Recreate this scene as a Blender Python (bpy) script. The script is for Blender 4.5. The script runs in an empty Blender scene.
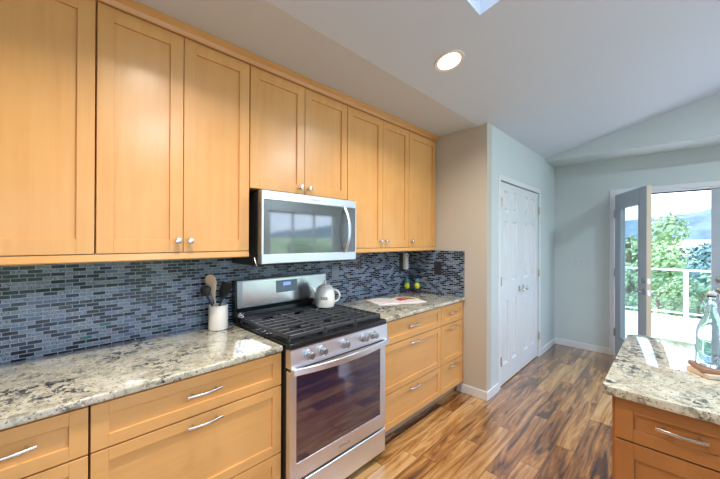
import bpy, bmesh, math, random
from mathutils import Vector, Matrix
random.seed(7)
S = bpy.context.scene
COL = S.collection

# ------------------------------------------------------------------ camera
cam_d = bpy.data.cameras.new('camera')
cam_d.sensor_fit = 'HORIZONTAL'; cam_d.sensor_width = 36.0
cam_d.lens = 319.76 / 720 * 36
cam_d.clip_start = 0.05; cam_d.clip_end = 2000
cam = bpy.data.objects.new('camera', cam_d); COL.objects.link(cam)
_r = Vector((0.71230753, 0.7018573, 0.00378465)).normalized()
_f = Vector((-0.70186678, 0.71230416, 0.00240863)).normalized()
_u = _r.cross(_f).normalized()
M = Matrix(((_r.x, _u.x, -_f.x), (_r.y, _u.y, -_f.y), (_r.z, _u.z, -_f.z))).to_4x4()
M.translation = Vector((2.0778, 0.0, 1.4555))
cam.matrix_world = M
S.camera = cam

# ------------------------------------------------------------------ world, sun, exposure
W = bpy.data.worlds.new('world'); S.world = W; W.use_nodes = True
wn = W.node_tree; wn.nodes.clear()
sky = wn.nodes.new('ShaderNodeTexSky')
sky.sky_type = 'NISHITA'; sky.sun_disc = False
sky.sun_elevation = math.radians(48); sky.sun_rotation = math.radians(200)
sky.air_density = 1.0; sky.dust_density = 3.0; sky.ozone_density = 1.0
skm = wn.nodes.new('ShaderNodeMix'); skm.data_type = 'RGBA'
skm.inputs[0].default_value = 0.72
skm.inputs[7].default_value = (9.8, 11.0, 14.2, 1)      # thin white overcast over the blue
bg = wn.nodes.new('ShaderNodeBackground'); bg.inputs[1].default_value = 0.21
wo = wn.nodes.new('ShaderNodeOutputWorld')
wn.links.new(sky.outputs[0], skm.inputs[6]); wn.links.new(skm.outputs[2], bg.inputs[0]); wn.links.new(bg.outputs[0], wo.inputs[0])

sun_d = bpy.data.lights.new('sun', 'SUN'); sun_d.energy = 2.5; sun_d.angle = math.radians(2); sun_d.color = (1, .96, .9)
sun = bpy.data.objects.new('sun', sun_d); COL.objects.link(sun)
sun.rotation_euler = (math.radians(-24), math.radians(-32), 0)

S.view_settings.view_transform = 'Standard'
S.view_settings.look = 'None'
S.view_settings.gamma = 1.0
S.view_settings.use_curve_mapping = False
S.view_settings.exposure = 0.82
S.cycles.use_denoising = True
S.cycles.max_bounces = 10
S.cycles.diffuse_bounces = 6
S.cycles.glossy_bounces = 5
S.cycles.transmission_bounces = 8
S.cycles.transparent_max_bounces = 24
S.cycles.sample_clamp_indirect = 6
S.cycles.caustics_reflective = False
S.cycles.caustics_refractive = False
CAN_POWER = 12.5
CAN_COLOR = (1.0, 0.88, 0.73)

def portal(name, loc, rot, sx, sy):
    d = bpy.data.lights.new(name, 'AREA'); d.shape = 'RECTANGLE'; d.size = sx; d.size_y = sy
    d.cycles.is_portal = True
    o = bpy.data.objects.new(name, d); COL.objects.link(o); o.location = loc; o.rotation_euler = rot
PI = math.pi
portal('sky_portal', (2.36, 5.36, 1.03), (-PI/2, 0, 0), 1.66, 2.02)
portal('sky_portal', (4.64, 4.15, 1.06), (0, PI/2, 0), 2.0, 1.74)
portal('sky_portal', (4.64, .70, 1.12), (0, PI/2, 0), 2.0, 4.0)
portal('sky_portal', (1.735, 1.08, 3.05), (0, 0, 0), .9, 1.2)

# ------------------------------------------------------------------ helpers
ORG = {}
def _acc(o): return ORG.get(o.name, Vector((0, 0, 0))) if o else Vector((0, 0, 0))
def tag(o, label=None, cat=None, group=None, kind=None):
    if label: o['label'] = label
    if cat: o['category'] = cat
    if group: o['group'] = group
    if kind: o['kind'] = kind
    return o
def thing(name, loc, label, cat, group=None, kind=None):
    o = bpy.data.objects.new(name, None); COL.objects.link(o)
    o.empty_display_size = .05
    o.location = loc; ORG[o.name] = Vector(loc)
    return tag(o, label, cat, group, kind)

class MB:
    """collects shapes in world coordinates and links them as one mesh"""
    def __init__(s): s.bm = bmesh.new()
    def box(s, a, b, bev=0.0, seg=1, R=None):
        a, b = [min(p, q) for p, q in zip(a, b)], [max(p, q) for p, q in zip(a, b)]
        r = bmesh.ops.create_cube(s.bm, size=1.0)
        vs = r['verts']
        c = [(p + q) / 2 for p, q in zip(a, b)]
        for v in vs:
            v.co = Vector((c[0] + v.co.x * (b[0] - a[0]), c[1] + v.co.y * (b[1] - a[1]), c[2] + v.co.z * (b[2] - a[2])))
            if R: v.co = R @ v.co
        if bev > 0:
            es = list({e for v in vs for e in v.link_edges})
            bmesh.ops.bevel(s.bm, geom=es, offset=bev, segments=seg, profile=.6, affect='EDGES')
        return s
    def poly(s, pts):
        s.bm.faces.new([s.bm.verts.new(p) for p in pts]); return s
    def prism(s, pts, z0, z1, bev=0.0, seg=2, R=None):
        """pts: xy outline ccw; z0/z1 numbers or functions of (x, y)"""
        f0 = z0 if callable(z0) else (lambda x, y: z0)
        f1 = z1 if callable(z1) else (lambda x, y: z1)
        lo = [s.bm.verts.new((x, y, f0(x, y))) for x, y in pts]
        hi = [s.bm.verts.new((x, y, f1(x, y))) for x, y in pts]
        n = len(pts)
        s.bm.faces.new(hi); s.bm.faces.new(lo[::-1])
        for i in range(n): s.bm.faces.new((lo[i], lo[(i + 1) % n], hi[(i + 1) % n], hi[i]))
        if bev:
            es = []
            for ring in (hi, lo):
                for i in range(n):
                    e = s.bm.edges.get((ring[i], ring[(i + 1) % n]))
                    if e: es.append(e)
            bmesh.ops.bevel(s.bm, geom=es, offset=bev, segments=seg, profile=.6, affect='EDGES')
        if R:
            for v in lo + hi:
                if v.is_valid: v.co = R @ v.co
        return s
    def loops(s, rings, cap=True, closed=False):
        R_ = [[s.bm.verts.new(p) for p in r] for r in rings]
        n = len(R_[0]); m = len(R_)
        for k in range(m if closed else m - 1):
            A, B = R_[k], R_[(k + 1) % m]
            for i in range(n):
                s.bm.faces.new((A[i], A[(i + 1) % n], B[(i + 1) % n], B[i]))
        if cap and not closed:
            s.bm.faces.new(R_[0][::-1]); s.bm.faces.new(R_[-1])
        return s
    def tube(s, path, r, n=10, prof=None, up=Vector((0, 0, 1)), closed=False):
        P = [Vector(p) for p in path]; rings = []
        for i, p in enumerate(P):
            if closed: t = P[(i + 1) % len(P)] - P[i - 1]
            else: t = P[min(i + 1, len(P) - 1)] - P[max(i - 1, 0)]
            t.normalize()
            u = up if abs(t.dot(up)) < .95 else Vector((1, 0, 0)) if abs(t.x) < .9 else Vector((0, 1, 0))
            a = t.cross(u).normalized(); b = a.cross(t).normalized()
            rr = r[i] if isinstance(r, (list, tuple)) else r
            if prof: rings.append([p + a * (q[0]) + b * (q[1]) for q in prof])
            else: rings.append([p + a * rr * math.cos(2 * PI * k / n) + b * rr * math.sin(2 * PI * k / n) for k in range(n)])
        return s.loops(rings, True, closed)
    def cyl(s, p0, p1, r, n=20, r1=None):
        return s.tube([p0, p1], [r, r if r1 is None else r1], n)
    def lathe(s, prof, c, axis='Z', n=28, cap=True):
        """prof: (radius, height) list; axis world axis the height runs along"""
        rings = []
        for rr, h in prof:
            ring = []
            for k in range(n):
                a = 2 * PI * k / n; x, y = max(rr, 1e-4) * math.cos(a), max(rr, 1e-4) * math.sin(a)
                if axis == 'Z': q = (c[0] + x, c[1] + y, c[2] + h)
                elif axis == 'X': q = (c[0] + h, c[1] + x, c[2] + y)
                else: q = (c[0] + y, c[1] + h, c[2] + x)
                ring.append(q)
            rings.append(ring)
        return s.loops(rings, cap)
    def xform(s, Mx):
        bmesh.ops.transform(s.bm, matrix=Mx, verts=s.bm.verts); return s
    def build(s, name, mat, parent=None, smooth=None, loc=None, **kw):
        bm = s.bm
        bmesh.ops.remove_doubles(bm, verts=bm.verts, dist=1e-6)
        bmesh.ops.recalc_face_normals(bm, faces=bm.faces)
        off = Vector(loc) if loc is not None else _acc(parent)
        bmesh.ops.translate(bm, verts=bm.verts, vec=-off)
        if smooth is not None:
            for f in bm.faces: f.smooth = True
            for e in bm.edges:
                if len(e.link_faces) == 2 and e.calc_face_angle(0) > math.radians(smooth): e.smooth = False
        me = bpy.data.meshes.new(name); bm.to_mesh(me); bm.free()
        me.materials.append(mat)
        o = bpy.data.objects.new(name, me); COL.objects.link(o)
        if parent is not None: o.parent = parent
        else: o.location = off
        ORG[o.name] = off
        return tag(o, **kw) if kw else o

def copy_tree(o, parent=None):
    c = o.copy(); COL.objects.link(c); c.parent = parent
    for ch in list(o.children): copy_tree(ch, c)
    return c

def text(name, s, size, mat, parent, Mx, ext=.0004):
    cu = bpy.data.curves.new(name, 'FONT'); cu.body = s; cu.size = size; cu.extrude = ext
    cu.align_x = 'CENTER'; cu.align_y = 'CENTER'
    cu.materials.append(mat)
    tmp = bpy.data.objects.new(name, cu); COL.objects.link(tmp); bpy.context.view_layer.update()
    me = bpy.data.meshes.new_from_object(tmp.evaluated_get(bpy.context.evaluated_depsgraph_get()))
    bpy.data.objects.remove(tmp)
    if not me.materials: me.materials.append(mat)
    o = bpy.data.objects.new(name, me); COL.objects.link(o); o.parent = parent
    Mx = Mx.copy(); Mx.translation = Mx.translation - _acc(parent)
    o.matrix_local = Mx
    return o
def facing(p, right, up):
    r = Vector(right).normalized(); u = Vector(up).normalized(); n = r.cross(u)
    m = Matrix(((r.x, u.x, n.x), (r.y, u.y, n.y), (r.z, u.z, n.z))).to_4x4(); m.translation = Vector(p); return m

# ------------------------------------------------------------------ materials
def newmat(name):
    m = bpy.data.materials.new(name); m.use_nodes = True
    nt = m.node_tree; b = nt.nodes['Principled BSDF']; return m, nt, b
def pmat(name, col, rough=.5, metal=0.0, spec=.5, bump=0, bscale=200, coat=0, emit=None, var=0, vscale=6):
    m, nt, b = newmat(name)
    b.inputs['Base Color'].default_value = (*col, 1); b.inputs['Roughness'].default_value = rough
    b.inputs['Metallic'].default_value = metal; b.inputs['Specular IOR Level'].default_value = spec
    b.inputs['Coat Weight'].default_value = coat; b.inputs['Coat Roughness'].default_value = .1
    L = nt.links
    tc = nt.nodes.new('ShaderNodeTexCoord')
    if bump:
        n = nt.nodes.new('ShaderNodeTexNoise'); n.inputs['Scale'].default_value = bscale; n.inputs['Detail'].default_value = 3
        bp = nt.nodes.new('ShaderNodeBump'); bp.inputs['Strength'].default_value = bump; bp.inputs['Distance'].default_value = .002
        L.new(tc.outputs['Object'], n.inputs['Vector']); L.new(n.outputs[0], bp.inputs['Height']); L.new(bp.outputs[0], b.inputs['Normal'])
    if var:
        n = nt.nodes.new('ShaderNodeTexNoise'); n.inputs['Scale'].default_value = vscale; n.inputs['Detail'].default_value = 4
        mx = nt.nodes.new('ShaderNodeMix'); mx.data_type = 'RGBA'
        mx.inputs[6].default_value = (*[c * (1 - var) for c in col], 1); mx.inputs[7].default_value = (*[min(1, c * (1 + var)) for c in col], 1)
        L.new(tc.outputs['Object'], n.inputs['Vector']); L.new(n.outputs[0], mx.inputs[0]); L.new(mx.outputs[2], b.inputs['Base Color'])
    if emit:
        b.inputs['Emission Color'].default_value = (*emit[0], 1); b.inputs['Emission Strength'].default_value = emit[1]
    return m
class N:
    """small node-graph writer"""
    def __init__(s, nt): s.nt = nt
    def _in(s, sock, v):
        if v is None: return
        if hasattr(v, 'is_output') or isinstance(v, bpy.types.NodeSocket): s.nt.links.new(v, sock)
        else: sock.default_value = v
    def math(s, op, a, b=None, c=None):
        n = s.nt.nodes.new('ShaderNodeMath'); n.operation = op
        s._in(n.inputs[0], a); s._in(n.inputs[1], b); s._in(n.inputs[2], c); return n.outputs[0]
    def xyz(s, x, y, z):
        n = s.nt.nodes.new('ShaderNodeCombineXYZ'); s._in(n.inputs[0], x); s._in(n.inputs[1], y); s._in(n.inputs[2], z); return n.outputs[0]
    def sep(s, v):
        n = s.nt.nodes.new('ShaderNodeSeparateXYZ'); s._in(n.inputs[0], v); return n.outputs
    def white(s, v):
        n = s.nt.nodes.new('ShaderNodeTexWhiteNoise'); n.noise_dimensions = '3D'; s._in(n.inputs['Vector'], v); return n.outputs['Value']
    def noise(s, v, scale, detail=3, rough=.5, dist=0, col=False):
        n = s.nt.nodes.new('ShaderNodeTexNoise'); s._in(n.inputs['Vector'], v); n.inputs['Scale'].default_value = scale
        n.inputs['Detail'].default_value = detail; n.inputs['Roughness'].default_value = rough; n.inputs['Distortion'].default_value = dist
        return n.outputs[1 if col else 0]
    def voro(s, v, scale, out='Distance'):
        n = s.nt.nodes.new('ShaderNodeTexVoronoi'); s._in(n.inputs['Vector'], v); n.inputs['Scale'].default_value = scale; return n.outputs[out]
    def ramp(s, v, stops, interp='LINEAR'):
        n = s.nt.nodes.new('ShaderNodeValToRGB'); s._in(n.inputs[0], v); cr = n.color_ramp; cr.interpolation = interp
        while len(cr.elements) < len(stops): cr.elements.new(.5)
        for e, (p, c) in zip(cr.elements, stops): e.position = p; e.color = (*c, 1) if len(c) == 3 else c
        return n.outputs[0]
    def mix(s, f, a, b, mode='MIX'):
        n = s.nt.nodes.new('ShaderNodeMix'); n.data_type = 'RGBA'; n.blend_type = mode
        s._in(n.inputs[0], f); s._in(n.inputs[6], a if not isinstance(a, tuple) else (*a, 1)); s._in(n.inputs[7], b if not isinstance(b, tuple) else (*b, 1)); return n.outputs[2]
    def bump(s, h, st, d=.002):
        n = s.nt.nodes.new('ShaderNodeBump'); n.inputs['Strength'].default_value = st; n.inputs['Distance'].default_value = d; s._in(n.inputs['Height'], h); return n.outputs[0]
    def coord(s, k='Object'):
        return s.nt.nodes.new('ShaderNodeTexCoord').outputs[k]
    def rnd(s): return s.nt.nodes.new('ShaderNodeObjectInfo').outputs['Random']
G = lambda v: (v, v, v)

def maple(name, base, dark, light, axis='Z', rough=.3):
    """smooth honey-stained maple: faint long grain and cloudy figure"""
    m, nt, b = newmat(name); n = N(nt); c = n.sep(n.coord()); r = n.math('MULTIPLY', n.rnd(), 37.0)
    st = {'X': (1.2, 18, 18), 'Y': (18, 1.2, 18), 'Z': (18, 18, 1.2)}[axis]
    v = n.xyz(n.math('ADD', n.math('MULTIPLY', c[0], st[0]), r), n.math('ADD', n.math('MULTIPLY', c[1], st[1]), r), n.math('MULTIPLY', c[2], st[2]))
    g = n.noise(v, 1.6, 6, .6, .6)
    cl = n.noise(n.xyz(c[0], n.math('ADD', c[1], r), c[2]), 3.2, 3, .5, .4)
    f = n.math('ADD', n.math('MULTIPLY', g, .5), n.math('MULTIPLY', cl, .5))
    col = n.ramp(f, [(.22, dark), (.5, base), (.8, light)])
    nt.links.new(col, b.inputs['Base Color'])
    b.inputs['Roughness'].default_value = rough; b.inputs['Specular IOR Level'].default_value = .5
    b.inputs['Coat Weight'].default_value = .25; b.inputs['Coat Roughness'].default_value = .22
    return m

def floor_material():
    m, nt, b = newmat('acacia_planks'); n = N(nt); c = n.sep(n.coord('Object'))
    wdt, ln = .122, .92
    px = n.math('FLOOR', n.math('DIVIDE', c[0], wdt)); fx = n.math('FRACT', n.math('DIVIDE', c[0], wdt))
    off = n.math('MULTIPLY', n.white(n.xyz(px, 3.0, 1.0)), 7.3)
    yy = n.math('ADD', n.math('DIVIDE', c[1], ln), off)
    py = n.math('FLOOR', yy); fy = n.math('FRACT', yy)
    r1 = n.white(n.xyz(px, py, 5.0)); r2 = n.white(n.xyz(px, py, 9.0))
    # figured grain, shifted per plank
    gv = n.xyz(n.math('ADD', n.math('MULTIPLY', c[0], 14.5), n.math('MULTIPLY', r1, 40)), n.math('ADD', n.math('MULTIPLY', c[1], 1.35), n.math('MULTIPLY', r2, 30)), n.math('MULTIPLY', r1, 9))
    big = n.noise(gv, 1.0, 6, .66, 1.2)
    gv2 = n.xyz(n.math('ADD', n.math('MULTIPLY', c[0], 60.0), n.math('MULTIPLY', r1, 40)), n.math('MULTIPLY', c[1], 3.2), r2)
    fine = n.noise(gv2, 1.0, 5, .65, .5)
    t = n.math('ADD', n.math('ADD', n.math('MULTIPLY', n.math('SUBTRACT', big, .5), 1.85), n.math('MULTIPLY', n.math('SUBTRACT', fine, .5), .42)), n.math('ADD', n.math('MULTIPLY', r1, .40), .28))
    col = n.ramp(t, [(.05, (.030, .011, .006)), (.22, (.12, .045, .016)), (.40, (.27, .115, .034)), (.60, (.43, .215, .070)), (.82, (.58, .35, .15))])
    ex = n.math('MINIMUM', fx, n.math('SUBTRACT', 1.0, fx)); ey = n.math('MINIMUM', fy, n.math('SUBTRACT', 1.0, fy))
    gap = n.math('MAXIMUM', n.math('LESS_THAN', ex, .010), n.math('LESS_THAN', ey, .0016))
    col = n.mix(gap, col, (.03, .015, .01))
    nt.links.new(col, b.inputs['Base Color'])
    h = n.math('SUBTRACT', n.math('MULTIPLY', n.noise(n.xyz(n.math('MULTIPLY', c[0], 3), c[1], 0.0), 7.0, 2), .9), n.math('MULTIPLY', gap, .5))
    nt.links.new(n.bump(h, .10, .01), b.inputs['Normal'])
    b.inputs['Roughness'].default_value = .20
    b.inputs['Coat Weight'].default_value = 1.0; b.inputs['Coat Roughness'].default_value = .08
    return m

def granite(name='granite'):
    m, nt, b = newmat(name); n = N(nt); o = n.coord('Object'); c = n.sep(o)
    st = n.xyz(n.math('MULTIPLY', c[0], 1.15), c[1], c[2])
    base = n.ramp(n.noise(st, 13, 5, .65, .4), [(.3, (.32, .31, .24)), (.45, (.49, .48, .38)), (.58, (.61, .60, .49)), (.75, (.70, .69, .60))])
    warm = n.ramp(n.noise(st, 5, 3, .6, .3), [(.5, G(0)), (.7, G(1))])
    base = n.mix(n.math('MULTIPLY', warm, .4), base, (.50, .42, .33))
    grey = n.ramp(n.noise(st, 30, 5, .7, .2), [(.54, G(0)), (.64, G(1))])
    base = n.mix(n.math('MULTIPLY', grey, .6), base, (.17, .165, .145))
    reg = n.ramp(n.noise(st, 4.0, 4, .6, .3), [(.46, G(.04)), (.60, G(1))])
    blot = n.ramp(n.noise(st, 26, 6, .66, .3), [(.50, G(0)), (.535, G(1))])
    bf = n.math('MULTIPLY', reg, blot)
    base = n.mix(n.math('MULTIPLY', bf, .95), base, (.018, .018, .020))
    spk = n.ramp(n.noise(o, 90, 3, .6), [(.60, G(0)), (.64, G(1))])
    base = n.mix(n.math('MULTIPLY', spk, .85), base, (.04, .042, .05))
    wht = n.ramp(n.noise(o, 55, 3, .6), [(.62, G(0)), (.68, G(1))])
    base = n.mix(n.math('MULTIPLY', wht, .6), base, (.80, .80, .76))
    nt.links.new(base, b.inputs['Base Color'])
    b.inputs['Roughness'].default_value = .06; b.inputs['Specular IOR Level'].default_value = .8; b.inputs['Coat Weight'].default_value = .7; b.inputs['Coat Roughness'].default_value = .03
    return m

def mosaic(name, axis):
    """small brick-shaped glass and stone mosaic with pale grout"""
    m, nt, b = newmat(name); n = N(nt); c = n.sep(n.coord('Object')); h = c[1] if axis == 'Y' else c[0]
    TW, TH = .0505, .0178
    zz = n.math('DIVIDE', c[2], TH); row = n.math('FLOOR', zz); fz = n.math('FRACT', zz)
    odd = n.math('FRACT', n.math('MULTIPLY', row, .5))
    hh = n.math('ADD', n.math('DIVIDE', h, TW), odd); cl = n.math('FLOOR', hh); fh = n.math('FRACT', hh)
    r1 = n.white(n.xyz(cl, row, 2.0)); r2 = n.white(n.xyz(cl, row, 7.0))
    col = n.ramp(r1, [(0, (.004, .006, .014)), (.17, (.006, .011, .028)), (.36, (.015, .027, .065)), (.49, (.085, .13, .22)), (.62, (.13, .18, .27)), (.80, (.17, .22, .30)), (.992, (.03, .13, .13))], 'CONSTANT')
    # flecked stone tiles among the glass
    fl = n.ramp(n.noise(n.coord('Object'), 190, 3, .7), [(.42, (.045, .07, .115)), (.58, (.30, .36, .45))])
    stone = n.math('GREATER_THAN', r1, .62); stone = n.math('MULTIPLY', stone, n.math('LESS_THAN', r1, .97))
    col = n.mix(n.math('MULTIPLY', stone, .75), col, fl)
    ex = n.math('MINIMUM', fh, n.math('SUBTRACT', 1.0, fh)); ez = n.math('MINIMUM', fz, n.math('SUBTRACT', 1.0, fz))
    gr = n.math('MAXIMUM', n.math('LESS_THAN', ex, .026), n.math('LESS_THAN', ez, .075))
    col = n.mix(gr, col, (.33, .40, .49))
    nt.links.new(col, b.inputs['Base Color'])
    rg = n.math('ADD', n.math('MULTIPLY', gr, .5), n.math('ADD', n.math('MULTIPLY', r2, .12), .08))
    nt.links.new(rg, b.inputs['Roughness'])
    b.inputs['Specular IOR Level'].default_value = .45
    hgt = n.math('SUBTRACT', n.math('MULTIPLY', r2, .25), gr)
    nt.links.new(n.bump(hgt, .35, .0015), b.inputs['Normal'])
    return m

def pane_glass(name, tint=(.93, .97, .97)):
    m = bpy.data.materials.new(name); m.use_nodes = True; nt = m.node_tree; nt.nodes.clear()
    o = nt.nodes.new('ShaderNodeOutputMaterial'); t = nt.nodes.new('ShaderNodeBsdfTransparent'); g = nt.nodes.new('ShaderNodeBsdfGlossy')
    g.inputs['Roughness'].default_value = .02; t.inputs[0].default_value = (*tint, 1)
    n = N(nt); lw = nt.nodes.new('ShaderNodeLayerWeight'); fr = n.math('ADD', n.math('MULTIPLY', n.math('POWER', lw.outputs['Facing'], 5.0), .9), .035)
    mx = nt.nodes.new('ShaderNodeMixShader'); nt.links.new(fr, mx.inputs[0]); nt.links.new(t.outputs[0], mx.inputs[1]); nt.links.new(g.outputs[0], mx.inputs[2]); nt.links.new(mx.outputs[0], o.inputs[0])
    return m

def brushed(name, col, rough=.3, axis='Y'):
    m, nt, b = newmat(name); n = N(nt); c = n.sep(n.coord())
    s = {'X': (2, 260, 260), 'Y': (260, 2, 260), 'Z': (260, 260, 2)}[axis]
    g = n.noise(n.xyz(n.math('MULTIPLY', c[0], s[0]), n.math('MULTIPLY', c[1], s[1]), n.math('MULTIPLY', c[2], s[2])), 1.0, 2)
    nt.links.new(n.math('ADD', n.math('MULTIPLY', g, .10), rough - .05), b.inputs['Roughness'])
    b.inputs['Base Color'].default_value = (*col, 1); b.inputs['Metallic'].default_value = 1
    return m

WALLP = pmat('wall_paint', (.55, .62, .63), .75, spec=.3, bump=.05, bscale=300)
WALLW = pmat('wall_paint_beige', (.52, .485, .43), .75, spec=.3, bump=.05, bscale=300)
CEILP = pmat('ceiling_paint', (.59, .65, .72), .85, spec=.2, bump=.08, bscale=250)
TRIMP = pmat('trim_paint', (.70, .73, .76), .35)
DOORP = pmat('door_paint', (.68, .71, .74), .38)
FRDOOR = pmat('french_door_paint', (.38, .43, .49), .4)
FLOOR = floor_material()
GRAN = granite()
MOSY = mosaic('mosaic_tile', 'Y'); MOSX = mosaic('mosaic_tile_return', 'X')
MB_, MD_, ML_ = (.68, .36, .120), (.60, .295, .085), (.74, .42, .165)
WOODZ = maple('maple_upright', MB_, MD_, ML_, 'Z'); WOODY = maple('maple_level', MB_, MD_, ML_, 'Y'); WOODX = maple('maple_island_shaded', (.40, .165, .048), (.32, .12, .032), (.47, .21, .07), 'X')  # island copy: cabinet maple darkened in colour to stand in for shade
WOODXZ = maple('maple_island_upright_shaded', (.40, .165, .048), (.32, .12, .032), (.47, .21, .07), 'Z')  # upright grain, same shade-darkened island colour
STEEL = brushed('brushed_steel', (.84, .88, .95), .36, 'Y')
STEELD = brushed('dark_steel', (.42, .43, .45), .3, 'Y')
NICKEL = pmat('satin_nickel', (.72, .70, .67), .24, 1)
CHROME = pmat('chrome', (.8, .8, .82), .1, 1)
BRASS = pmat('brass', (.62, .50, .26), .3, 1)
BLACK = pmat('black_enamel', (.012, .012, .014), .16)
BLACKM = pmat('black_plastic', (.015, .015, .017), .42)
IRON = pmat('cast_iron', (.045, .05, .058), .38, spec=.6, bump=.2, bscale=300)
OVGL = pmat('oven_glass', (.022, .018, .050), .05, spec=1.0); OVGL.node_tree.nodes['Principled BSDF'].inputs['IOR'].default_value = 1.9
MWGL = pmat('microwave_glass', (.075, .095, .105), .05, spec=1.0); MWGL.node_tree.nodes['Principled BSDF'].inputs['IOR'].default_value = 1.9
WHITEC = pmat('white_ceramic', (.80, .80, .76), .15, coat=.3)
CROCKM = pmat('crock_ceramic', (.78, .75, .70), .3)
SPOONW = pmat('beech_wood', (.66, .50, .36), .5, var=.12, vscale=30)
TOE = pmat('toe_board', (.36, .24, .15), .5)
GAPM = pmat('cabinet_recess', (.25, .10, .04), .6)
WINGLASS = pane_glass('window_glass'); LEAFGL = pane_glass('door_glass', (.86, .95, .97))
PLATEW = pmat('white_plastic', (.78, .78, .77), .4)
PLATED = pmat('dark_plate', (.03, .03, .035), .35)
PLATEG = pmat('grey_plate', (.20, .23, .27), .35)

# ------------------------------------------------------------------ setting
XR, Y0, YF = 4.5, -2.5, 5.19          # right wall, rear wall, far wall
XP, YE = .856, 2.89                   # pantry face, return wall
RX = 3.3
def zc(x, y=0):                       # vaulted ceiling underside
    if x <= .78: return 2.52
    return 2.52 + .25 * (min(x, RX) - .78) - (.25 * (x - RX) if x > RX else 0)
MB().box((-.12, Y0 - .12, -.12), (XR + .12, YF + .16, 0)).build('floor', FLOOR, kind='structure')
MB().box((-.12, Y0 - .12, 0), (0, YF + .16, 2.7)).build('wall_left', WALLP, kind='structure')
MB().box((0, YE, 0), (XP, YE + .10, 2.6)).build('wall_return', WALLW, kind='structure')
b = MB()
DY0, DY1, DZ = 3.20, 4.45, 2.055
b.box((XP - .11, YE + .10, 0), (XP, DY0, 2.6)); b.box((XP - .11, DY1, 0), (XP, YF, 2.6)); b.box((XP - .11, DY0, DZ), (XP, DY1, 2.6))
b.build('wall_pantry', WALLP, kind='structure')
OX0, OX1, OZ = 1.53, 3.19, 2.06       # french door opening
b = MB()
b.box((0, YF, 0), (OX0, YF + .16, 3.6)); b.box((OX1, YF, 0), (XR + .12, YF + .16, 3.6)); b.box((OX0, YF, OZ), (OX1, YF + .16, 3.6))
b.build('wall_far', WALLP, kind='structure')
def wall_windows(axis, at, th, lo, hi, top, holes, name):
    b = MB(); prev = lo
    def bx(u0, u1, z0, z1):
        if axis == 'X': b.box((at, u0, z0), (at + th, u1, z1))
        else: b.box((u0, at, z0), (u1, at + th, z1))
    for (a, c, z0, z1) in holes:
        bx(prev, a, 0, top); bx(a, c, 0, z0); bx(a, c, z1, top); prev = c
    bx(prev, hi, 0, top); return b.build(name, WALLP, kind='structure')
WR = [(-1.3, 2.7, .12, 2.12), (3.28, 5.02, .06, 2.06)]
WB = []
wall_windows('X', XR, .12, Y0 - .12, YF, 3.6, WR, 'wall_right')
wall_windows('Y', Y0 - .12, .12, 0, XR, 3.6, WB, 'wall_rear')
wk = 0
def window(axis, at, a, c, z0, z1, panes):
    global wk; wk += 1
    b = MB(); g = MB(); f = .045
    def bx(m_, u0, u1, y0, y1, d0=.03, d1=.08):
        if axis == 'X': m_.box((at + d0, u0, y0), (at + d1, u1, y1))
        else: m_.box((u0, at - d1, y0), (u1, at - d0, y1))
    bx(b, a, c, z0, z0 + f); bx(b, a, c, z1 - f, z1)
    for k in range(panes + 1):
        u = a + (c - a - f) * k / panes; bx(b, u, u + f, z0, z1)
    bx(g, a + .01, c - .01, z0 + .01, z1 - .01, .052, .056)
    o = b.build('window_%d' % wk, TRIMP, kind='structure'); g.build('glass_pane', WINGLASS, o)
window('X', XR, *WR[0], 4); window('X', XR, *WR[1], 3)

# ceiling: level strip over the cabinets, sloped vault with a skylight hole, boxed soffit by the far wall
SKX0, SKX1, SKY0, SKY1 = 1.335, 2.135, .50, 1.66
zt = lambda x, y: zc(x) + .12
b = MB()
b.prism([(-.12, Y0 - .12), (.78, Y0 - .12), (.78, YF), (-.12, YF)], 2.52, 2.64)
def slab(x0, x1, y0, y1): b.prism([(x0, y0), (x1, y0), (x1, y1), (x0, y1)], zc, zt)
slab(.78, SKX0, Y0 - .12, YF); slab(SKX1, RX, Y0 - .12, YF); slab(RX, XR + .12, Y0 - .12, YF)
slab(SKX0, SKX1, Y0 - .12, SKY0); slab(SKX0, SKX1, SKY1, YF)
b.build('ceiling', CEILP, kind='structure')
b = MB()
t_ = .02
for x0, x1, y0, y1 in [(SKX0 - t_, SKX0, SKY0 - t_, SKY1 + t_), (SKX1, SKX1 + t_, SKY0 - t_, SKY1 + t_), (SKX0, SKX1, SKY0 - t_, SKY0), (SKX0, SKX1, SKY1, SKY1 + t_)]:
    b.prism([(x0, y0), (x1, y0), (x1, y1), (x0, y1)], lambda x, y: zc(x) + .12, lambda x, y: zc(x) + .36)
sk = b.build('window_3', CEILP, kind='structure')
g = MB(); g.prism([(SKX0 - t_, SKY0 - t_), (SKX1 + t_, SKY0 - t_), (SKX1 + t_, SKY1 + t_), (SKX0 - t_, SKY1 + t_)], lambda x, y: zc(x) + .361, lambda x, y: zc(x) + .367)
g.build('glass_pane', WINGLASS, sk)
b = MB()
for x0, x1 in ((XP, RX), (RX, XR)): b.prism([(x0, 4.72), (x1, 4.72), (x1, YF), (x0, YF)], 2.50, lambda x, y: zc(x) + .03)
b.build('wall_header', WALLP, kind='structure')

# baseboards
def board(name, a, c, face):
    m_ = MB(); m_.box((a[0], a[1], 0), (c[0], c[1], .082), .003)
    m_.build(name, TRIMP, kind='structure')
board('baseboard_return', (.565, YE - .013), (XP + .013, YE), 0)
board('baseboard_pantry', (XP, YE - .0), (XP + .013, DY0 - .055), 0)
board('baseboard_pantry', (XP, DY1 + .055), (XP + .013, YF), 0)
board('baseboard_far', (XP + .013, YF - .013), (OX0 - .05, YF), 0)
board('baseboard_far', (OX1 + .05, YF - .013), (XR, YF), 0)
board('baseboard_right', (XR - .013, Y0), (XR, YF - .013), 0)
board('baseboard_rear', (.7, Y0), (XR - .013, Y0 + .013), 0)

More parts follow.
